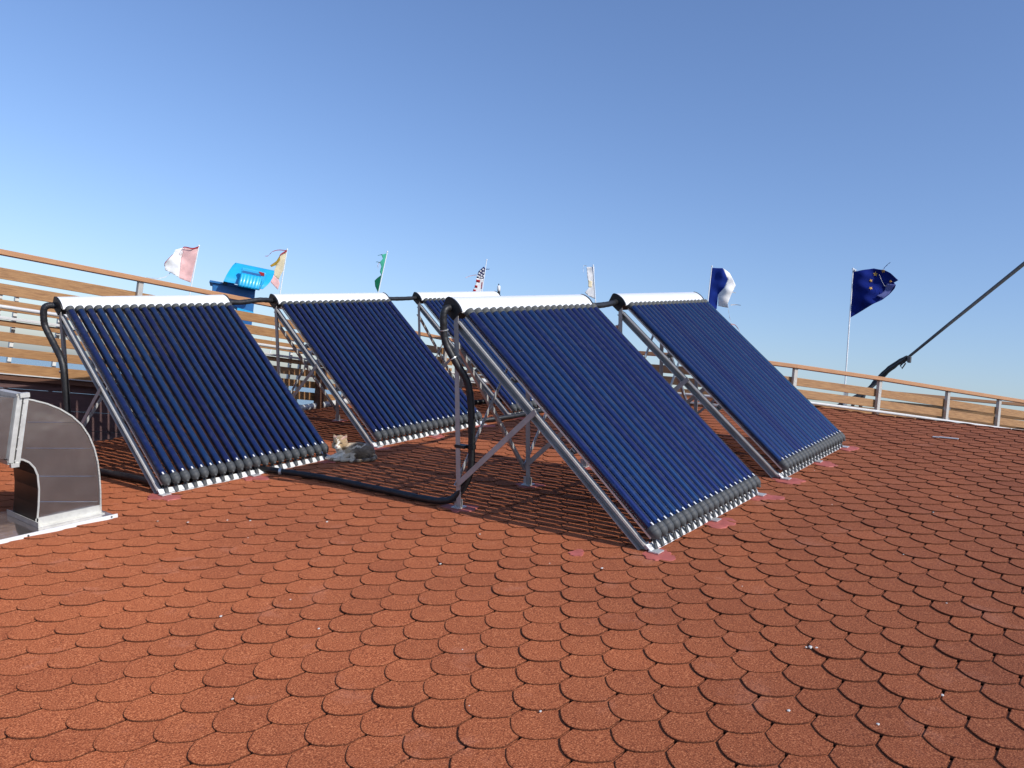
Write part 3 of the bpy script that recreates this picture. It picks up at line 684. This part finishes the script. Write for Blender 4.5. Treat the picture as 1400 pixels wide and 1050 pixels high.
f, e = flag('eu', 'deep blue flag with ring of gold stars on tall white pole', .012)
def fold(u, v): return u
cloth('blue_panel', CL['eu'], e['cloth'], f, .055, (9, 6), attach=-.05, seed=1)
for i, (u, v) in enumerate(e['stars']):
    R_ = (.045, .034, .034, .036, .03, .03, .038)[i]; tl = .2*i
    cloth('gold_star', CL['star'], [(u+(R_*.42 if q % 2 else R_)*math.cos(q*math.pi/5+1.57+tl)*.9, v+(R_*.42 if q % 2 else R_)*math.sin(q*math.pi/5+1.57+tl)) for q in range(10)], f, .055, (9, 6), attach=-.05, seed=1, off=-.008)
cloth('pale_fold', CL['white'], [(.44,1.60),(.56,1.59),(.49,1.45),(.41,1.365),(.31,1.40),(.38,1.44),(.42,1.49)], f, .03, (9,6), attach=-.05, seed=1, off=-.055).data.materials[0] = cloth_mat('lilac_cloth', (.20,.23,.50), .4)
ribbon('torn_strip', CL['navy'], e['tail'], f, .016); ribbon('cord', CL['white'], e['fold'], f, .008, -.08)
MB().tube([(-.058,0,1.79),(-.045,0,1.80),(-.02,-.01,1.79)], .02, 8).build('white_tie', 'white', f)
ribbon('halyard', CL['white'], [(-.035,1.03),(-.03,.95),(-.035,.90),(-.02,.84)], f, .016, -.01)

# ------------------------------------------------------------------ mast stay
org = Vector(STAY[0]); st = thing('mast_stay', 'thick dark stay rope with webbing bundle rising right beyond the fence', 'rope', org)
MB().tube([Vector(p)-org for p in STAY[3:]], [.016+.0040*i for i in range(len(STAY)-3)], 10).build('rope', 'steel_rope', st)
for k, dz in ((0, .0), (1, .03), (2, -.022)):
    pts = [Vector(p)-org+Vector((0,.02*(k-1),dz*(1 if 0 < i < 4 else .2))) for i, p in enumerate(STAY[:5])]
    MB().tube(smooth_path(pts, 4), [.030 if k == 0 else .020]*17, 8, ripple=.4).build('webbing_strap', 'strap', st)
MB().tube([Vector(p)-org for p in LOOP+LOOP[:1]], .010, 8).build('buckle', 'strap', st)
mb = MB(); q = Vector(STAY[4])-org; mb.box(q-Vector((.03,.05,.075)), q+Vector((.03,.0,.02))); mb.build('ratchet', 'steel_rope', st, bevel=.01)
for lg in (LEG1, LEG2, LEG3): MB().tube([Vector(p)-org for p in lg], .03, 8, ripple=.3).build('strap_leg', 'strap', st)

# ------------------------------------------------------------------ blue ventilation cowl
e = BAKED['cowl']; cw = thing('ventilation_cowl', 'bright blue metal ventilation cowl with curved hood beyond the fence', 'ventilation cowl', e['at'], rad(e['rz']))
def uv_prism(pts, w0, w1):
    mb = MB(); n = len(pts); vs = [(u, w_, v) for w_ in (w0, w1) for u, v in pts]
    return mb.add(vs, [(i, (i+1)%n, n+(i+1)%n, n+i) for i in range(n)]+[tuple(range(n)), tuple(range(n, 2*n))])
box = uv_prism([(-.357,.125),(.158,.10),(.164,-.20),(.170,-2.9),(-.03,-2.9),(-.022,-.16),(-.08,-.13),(-.345,-.01)], 0, .42).build('trunk', 'blue_shaded', cw, bevel=.01)
uv_prism([(-.392,.118),(-.385,.142),(.16,.120),(.16,.098)], -.03, .45).build('top_rim', 'blue_shaded', box)
uv_prism([(-.265,.005),(-.215,.002),(-.213,-.025),(-.263,-.022)], -.02, .0).build('bracket', 'blue', box)
uv_prism([(-.03,-.150),(.168,-.178),(.168,-.205),(-.03,-.195)], -.012, 0).build('band', 'blue', box)
mb = MB(); nu, nv = 16, 18; vs = []
for layer in (0, 1):
    for j in range(nv+1):
        t = j/nv
        for i in range(nu+1):
            s = i/nu; lu = -.115+(-.228+.115)*(t**.75); ru = .363-.123*(t**2.2)
            u = lu+(ru-lu)*s; v = (.429-.026*s)-(.285+.01*s)*math.sin(t*math.pi/2)**1.0 if t < 1 else .146-.02*s
            v = .429-.026*s-.29*t
            w_ = .16-.30*math.sin(t*math.pi*.5)
            if layer: w_ += .03; 
            vs.append((u, w_, v))
k = (nu+1)*(nv+1); fs = []
for j in range(nv):
    for i in range(nu):
        q = j*(nu+1)+i; fs += [(q, q+1, q+nu+2, q+nu+1), (k+q+nu+1, k+q+nu+2, k+q+1, k+q)]
for j in range(nv):
    for i in (0, nu):
        q = j*(nu+1)+i; fs.append((q, q+nu+1, k+q+nu+1, k+q))
for i in range(nu):
    for j in (0, nv):
        q = j*(nu+1)+i; fs.append((q, k+q, k+q+1, q+1))
mb.add(vs, fs, True); hd = mb.build('hood', 'blue', cw)
es = hd.modifiers.new('split', 'EDGE_SPLIT'); es.split_angle = rad(50)
uv_prism([(-.115,.425),(-.13,.34),(-.17,.23),(-.228,.142),(-.10,.12),(-.09,.25)], .12, .14).build('side_cheek', 'blue_shaded', hd)
uv_prism([(-.225,.150),(-.18,.155),(-.18,.115),(-.235,.118)], -.05, .0).build('hinge', 'black', cw)
o_ = uv_prism([(-.035,.340),(.245,.322),(.262,.300),(.245,.20),(.21,.10),(-.03,.10)], -.20, -.12).build('outlet_frame', 'blue', cw, bevel=.012)
uv_prism([(-.018,.300),(.19,.286),(.205,.262),(-.018,.270)], -.206, -.200).build('slot', 'blue_shaded', o_)
uv_prism([(.17,.318),(.235,.308),(.24,.27),(.20,.272)], -.207, -.201).build('red_mark', CL['red'], o_)
mb = MB(); vs = []; n = 20
for j in range(9):
    t = j/8; 
    for i in range(n+1):
        s = i/n; u = -.042+.016*(1-t)+s*(.235-.012*t); rib = .0035*math.cos(s*2*math.pi*6)
        vs.append((u, -.22-.06*math.sin(t*math.pi*.55)-rib, .268-.012*s-.175*t))
mb.add(vs, [(j*(n+1)+i, j*(n+1)+i+1, (j+1)*(n+1)+i+1, (j+1)*(n+1)+i) for j in range(8) for i in range(n)], True)
sp = mb.build('ribbed_spout', 'blue', cw); so = sp.modifiers.new('solid', 'SOLIDIFY'); so.thickness = .05; so.offset = -1

# ------------------------------------------------------------------ cat
def build_cat():
    org = Vector((4.205, 5.035, .013)); ang = rad(-54)
    balls = []
    def cap(p, q, r0, r1, n=14):
        p = Vector(p); q = Vector(q)
        for i in range(n+1): t = i/n; balls.append((p.lerp(q, t), r0+(r1-r0)*t))
    # a = screen right, b = away from the viewer, c = up
    cap((.140,.02,.064),(.080,.015,.080),.062,.064); cap((.080,.015,.080),(.0,.0,.084),.064,.056); cap((0,0,.084),(-.045,-.005,.088),.056,.047)
    cap((-.040,-.005,.10),(-.066,-.015,.148),.042,.034,8)
    nb = len(balls)
    cap((-.073,-.022,.168),(-.073,-.014,.172),.046,.045,4); cap((-.073,-.040,.158),(-.078,-.064,.150),.030,.020,6)
    cap((-.100,-.035,.155),(-.105,-.040,.150),.024,.018,3); cap((-.048,-.035,.155),(-.044,-.040,.150),.024,.018,3)
    HS = 1.30; HC = Vector((-.073,-.022,.168)); HT = Vector((-.073,-.028,.145))
    for i in range(nb, len(balls)): balls[i] = (HT+(balls[i][0]-HC)*HS, balls[i][1]*HS)
    cap((-.070,-.03,.090),(-.050,-.03,.060),.042,.036,6)
    cap((-.050,-.025,.070),(-.110,-.035,.040),.026,.018); cap((-.110,-.035,.040),(-.165,-.030,.022),.018,.016); cap((-.165,-.030,.022),(-.188,-.030,.018),.019,.015,4)
    cap((-.045,-.045,.055),(-.100,-.060,.028),.024,.017); cap((-.100,-.060,.028),(-.138,-.066,.018),.018,.018,5)
    cap((.00,-.05,.045),(-.050,-.085,.020),.022,.015); cap((-.050,-.085,.020),(-.105,-.090,.015),.015,.014,6)
    cap((.125,-.01,.055),(.080,-.04,.060),.058,.046); cap((.080,-.04,.060),(.030,-.062,.050),.044,.024); cap((.030,-.062,.050),(.045,-.085,.022),.024,.017,6)
    cap((.045,-.085,.020),(-.020,-.100,.016),.017,.014); cap((-.020,-.100,.015),(-.045,-.102,.014),.016,.013,3)
    tail = smooth_path([(.190,.02,.035),(.215,-.03,.022),(.190,-.075,.018),(.130,-.105,.016),(.070,-.118,.015),(.035,-.122,.014)], 8)
    for i, p in enumerate(tail): balls.append((p, .017-.004*i/len(tail)))
    bm = bmesh.new()
    for p, r in balls: bmesh.ops.create_icosphere(bm, subdivisions=2, radius=r, matrix=Matrix.Translation(p))
    # ears
    for s, (ex, tip) in ((-1, (-.098, (-.116,-.012,.226))), (1, (-.050, (-.030,-.012,.224)))):
        b0 = HT+(Vector((ex, -.020, .190))-HC)*HS; t = HT+(Vector(tip)-HC)*HS; k = 10; vs = []
        for i in range(k):
            an = 2*math.pi*i/k; vs.append(bm.verts.new(b0+Vector((.025*math.cos(an), .012*math.sin(an), 0))-Vector((0,0,.004))))
        for m_ in (.5, ):
            v2 = [bm.verts.new(b0.lerp(t, .55)+Vector((.0155*math.cos(2*math.pi*i/k), .006*math.sin(2*math.pi*i/k), 0))) for i in range(k)]
        tv = bm.verts.new(t)
        for i in range(k):
            bm.faces.new((vs[i], vs[(i+1)%k], v2[(i+1)%k], v2[i])); bm.faces.new((v2[i], v2[(i+1)%k], tv))
        bm.faces.new(vs[::-1])
    me = bpy.data.meshes.new('cat_shape'); bm.to_mesh(me); bm.free()
    tmp = bpy.data.objects.new('cat_shape', me); COL.objects.link(tmp)
    rm = tmp.modifiers.new('r', 'REMESH'); rm.mode = 'VOXEL'; rm.voxel_size = .0032
    sm = tmp.modifiers.new('s', 'SMOOTH'); sm.factor = .5; sm.iterations = 5
    dg = bpy.context.evaluated_depsgraph_get(); dg.update()
    body = bpy.data.meshes.new_from_object(tmp.evaluated_get(dg)); body.name = 'cat'
    bpy.data.objects.remove(tmp); bpy.data.meshes.remove(me)
    body.polygons.foreach_set('use_smooth', [True]*len(body.polygons))
    WH = (.93,.84,.68); TB = (.46,.31,.16); TBD = (.15,.095,.05); GR = (.46,.34,.21); DK = (.11,.072,.042); LG = (.68,.56,.40); BG = (.62,.45,.26)
    def lerp(a, c, t): t = max(0, min(1, t)); return tuple(x+(y-x)*t for x, y in zip(a, c))
    ca = body.color_attributes.new('fur', 'FLOAT_COLOR', 'POINT'); data = []
    for v in body.vertices:
        x, y, z = v.co
        wx = .006*math.sin(90*z+40*y)+.004*math.sin(210*z-130*x)+.003*math.sin(330*y+190*z); wz = .006*math.sin(75*x+30*y+1)+.003*math.sin(240*x-90*z); x += wx+random.uniform(-.0015,.0015); z += wz+random.uniform(-.0015,.0015); y += .5*wx
        n = .5+.5*math.sin(70*x+22*math.sin(28*z+9*y)); n2 = .5+.5*math.sin(150*x+60*z+40*y+3*math.sin(90*z))
        q_ = HC+(Vector((x, y, z))-HT)/HS; bx, by, bz = x, y, z
        if q_.x < -.026 and q_.z > .128:                       # head
            x, y, z = q_
            c = lerp(TB, TBD, .75*max(0, math.sin(190*x+20*math.sin(50*z))) if z > .17 else .5*n)
            if y > .0: c = lerp(c, TBD, .35)
            blaze = abs(x+.076) < .006+.22*max(0, .176-z) and y < -.03 and z < .195
            if blaze or (z < .158 and abs(x+.078) < .024 and y < -.035): c = WH
            if z > .198 and y < -.020 and min(abs(x+.105), abs(x+.042)) < .010: c = (.55,.33,.27)
        elif x < -.035 and not (y < -.078):             # chest and white forelegs
            c = WH if y < -.004 else lerp(WH, BG, .8)
            if x > -.05 and z > .08: c = lerp(c, BG, .6)
        elif y < -.074 and x < -.02 and z < .06: c = lerp(GR, DK, .35*n) if x < -.06 and y > -.097 else LG
        elif y < -.055 and z < .075 and x < .06: c = lerp(LG, GR, .5*n)
        elif z < .042 and (x > .16 or y < -.085):       # tail, dark rings
            c = lerp(GR, DK, .35+.65*(1 if math.sin(95*x+40*y) > .1 else 0)) if x > .06 else DK
        else:                                           # flank
            t = (x-.0)/.05
            c = lerp(lerp(BG, LG, .5), DK, t)
            c = lerp(c, lerp(TB, DK, .5), .45*n2*(1 if x > .03 else .3))
            band = abs((z-.112)-.16*(x-.07)) < .009*min(1, (.14-x)*18, (x+.0)*18) and .01 < x < .13 and y < .02
            if band: c = LG  # pale sun stripe on the flank, painted into the fur colour
            if x > .12: c = lerp(c, GR, .4*n)
        j = random.uniform(.86, 1.12); data += [min(1, c[0]*j), min(1, c[1]*j), min(1, c[2]*j), 1]
    ca.data.foreach_set('color', data)
    m = bpy.data.materials.new('cat_fur'); m.use_nodes = True; t = m.node_tree; b = t.nodes['Principled BSDF']
    at = t.nodes.new('ShaderNodeAttribute'); at.attribute_name = 'fur'
    nz = t.nodes.new('ShaderNodeTexNoise'); nz.inputs['Scale'].default_value = 240; nz.inputs['Detail'].default_value = 3
    tc = t.nodes.new('ShaderNodeTexCoord'); t.links.new(tc.outputs['Object'], nz.inputs['Vector'])
    mr = t.nodes.new('ShaderNodeMapRange'); mr.inputs[3].default_value = .6; mr.inputs[4].default_value = 1.35; t.links.new(nz.outputs['Fac'], mr.inputs[0])
    mx = t.nodes.new('ShaderNodeMixRGB'); mx.blend_type = 'MULTIPLY'; mx.inputs[0].default_value = 1
    t.links.new(at.outputs['Color'], mx.inputs[1]); t.links.new(mr.outputs[0], mx.inputs[2]); t.links.new(mx.outputs[0], b.inputs['Base Color'])
    b.inputs['Roughness'].default_value = .85; b.inputs['Sheen Weight'].default_value = .25
    bp = t.nodes.new('ShaderNodeBump'); bp.inputs['Strength'].default_value = .8; bp.inputs['Distance'].default_value = .004; t.links.new(nz.outputs['Fac'], bp.inputs['Height']); t.links.new(bp.outputs[0], b.inputs['Normal'])
    body.materials.clear(); body.materials.append(m)
    o = bpy.data.objects.new('cat', body); COL.objects.link(o)
    o.matrix_world = ROOF @ Matrix.Translation(org) @ Matrix.Rotation(ang, 4, 'Z')
    tag(o, 'tabby and white cat lying on the shaded tiles between two collectors', 'cat')
    hh = lambda *c: HT+(Vector(c)-HC)*HS
    for ex in (-.092, -.058):
        bb = MB(); bb.tube([hh(ex-.007,-.0585,.1745),hh(ex-.003,-.0625,.1725),hh(ex+.003,-.0625,.1725),hh(ex+.007,-.0585,.1745)], [.002,.0042,.0042,.002], 8); bb.build('eye', 'black', o)
    bb = MB(); bb.tube([hh(-.078,-.081,.156),hh(-.078,-.084,.154),hh(-.078,-.0845,.151)], [.002,.005,.002], 8); bb.build('nose', 'sealant', o)
build_cat()

# ------------------------------------------------------------------ small litter on the tiles
CH = [(3.048,.936,2.2),(3.056,.915,1.8),(3.04,.95,1.2),(2.955,.457,1.6),(2.531,.839,1.5),(2.624,.583,1.5),(2.095,2.954,1),(1.797,3.037,1.4),(1.977,2.6,1.2),(1.432,2.374,1.3),(2.969,3.789,1.7),
      (2.852,2.737,1.5),(2.02,1.489,1.2),(3.86,.604,1),(2.447,4.446,1.8),(2.62,4.30,1.4),(2.70,4.18,1.5),(2.35,4.62,1.1),(2.5,3.9,.9),(3.35,2.9,1.2),(3.2,2.3,.9),(4.442,.909,1),(5.2,1.5,1.1),
      (5.9,.9,1.3),(6.1,1.9,1),(2.2,2.0,.8),(1.9,1.7,.8),(3.5,1.4,.8),(4.9,4.2,1.2),(3.3,2.05,1.8),(5.4,.95,1.4)]
rnd = random.Random(11)
for i, (x, y, s) in enumerate(CH):
    mb = MB(); n = 7; r = .0048*s; vs = []
    for lv, (q, z) in enumerate(((.9, 0), (1, .4), (.55, .6))):
        vs += [(r*q*math.cos(6.28*k/n)*rnd.uniform(.7,1.2), r*q*.75*math.sin(6.28*k/n)*rnd.uniform(.7,1.2), r*z) for k in range(n)]
    mb.add(vs, [(l*n+k, l*n+(k+1)%n, (l+1)*n+(k+1)%n, (l+1)*n+k) for l in (0, 1) for k in range(n)]+[tuple(range(2*n, 3*n)), tuple(range(n-1, -1, -1))])
    o = mb.build('stone_chip', 'chip', None, (x, y, .0105), roof=True)
    tag(o, 'tiny white chip lying loose on the red tiles', 'stone chip', 'white chips scattered on the tiles')
mb = MB(); mb.box((-.02,-.10,0),(.02,.06,.008)); mb.box((-.03,.055,0),(.01,.11,.006)); o = mb.build('flat_strip', 'zinc_lit', None, (8.12, 1.36, .014), roof=True, bevel=.002)
tag(o, 'pale flat strip lying on the tiles near the right fence', 'metal strip')
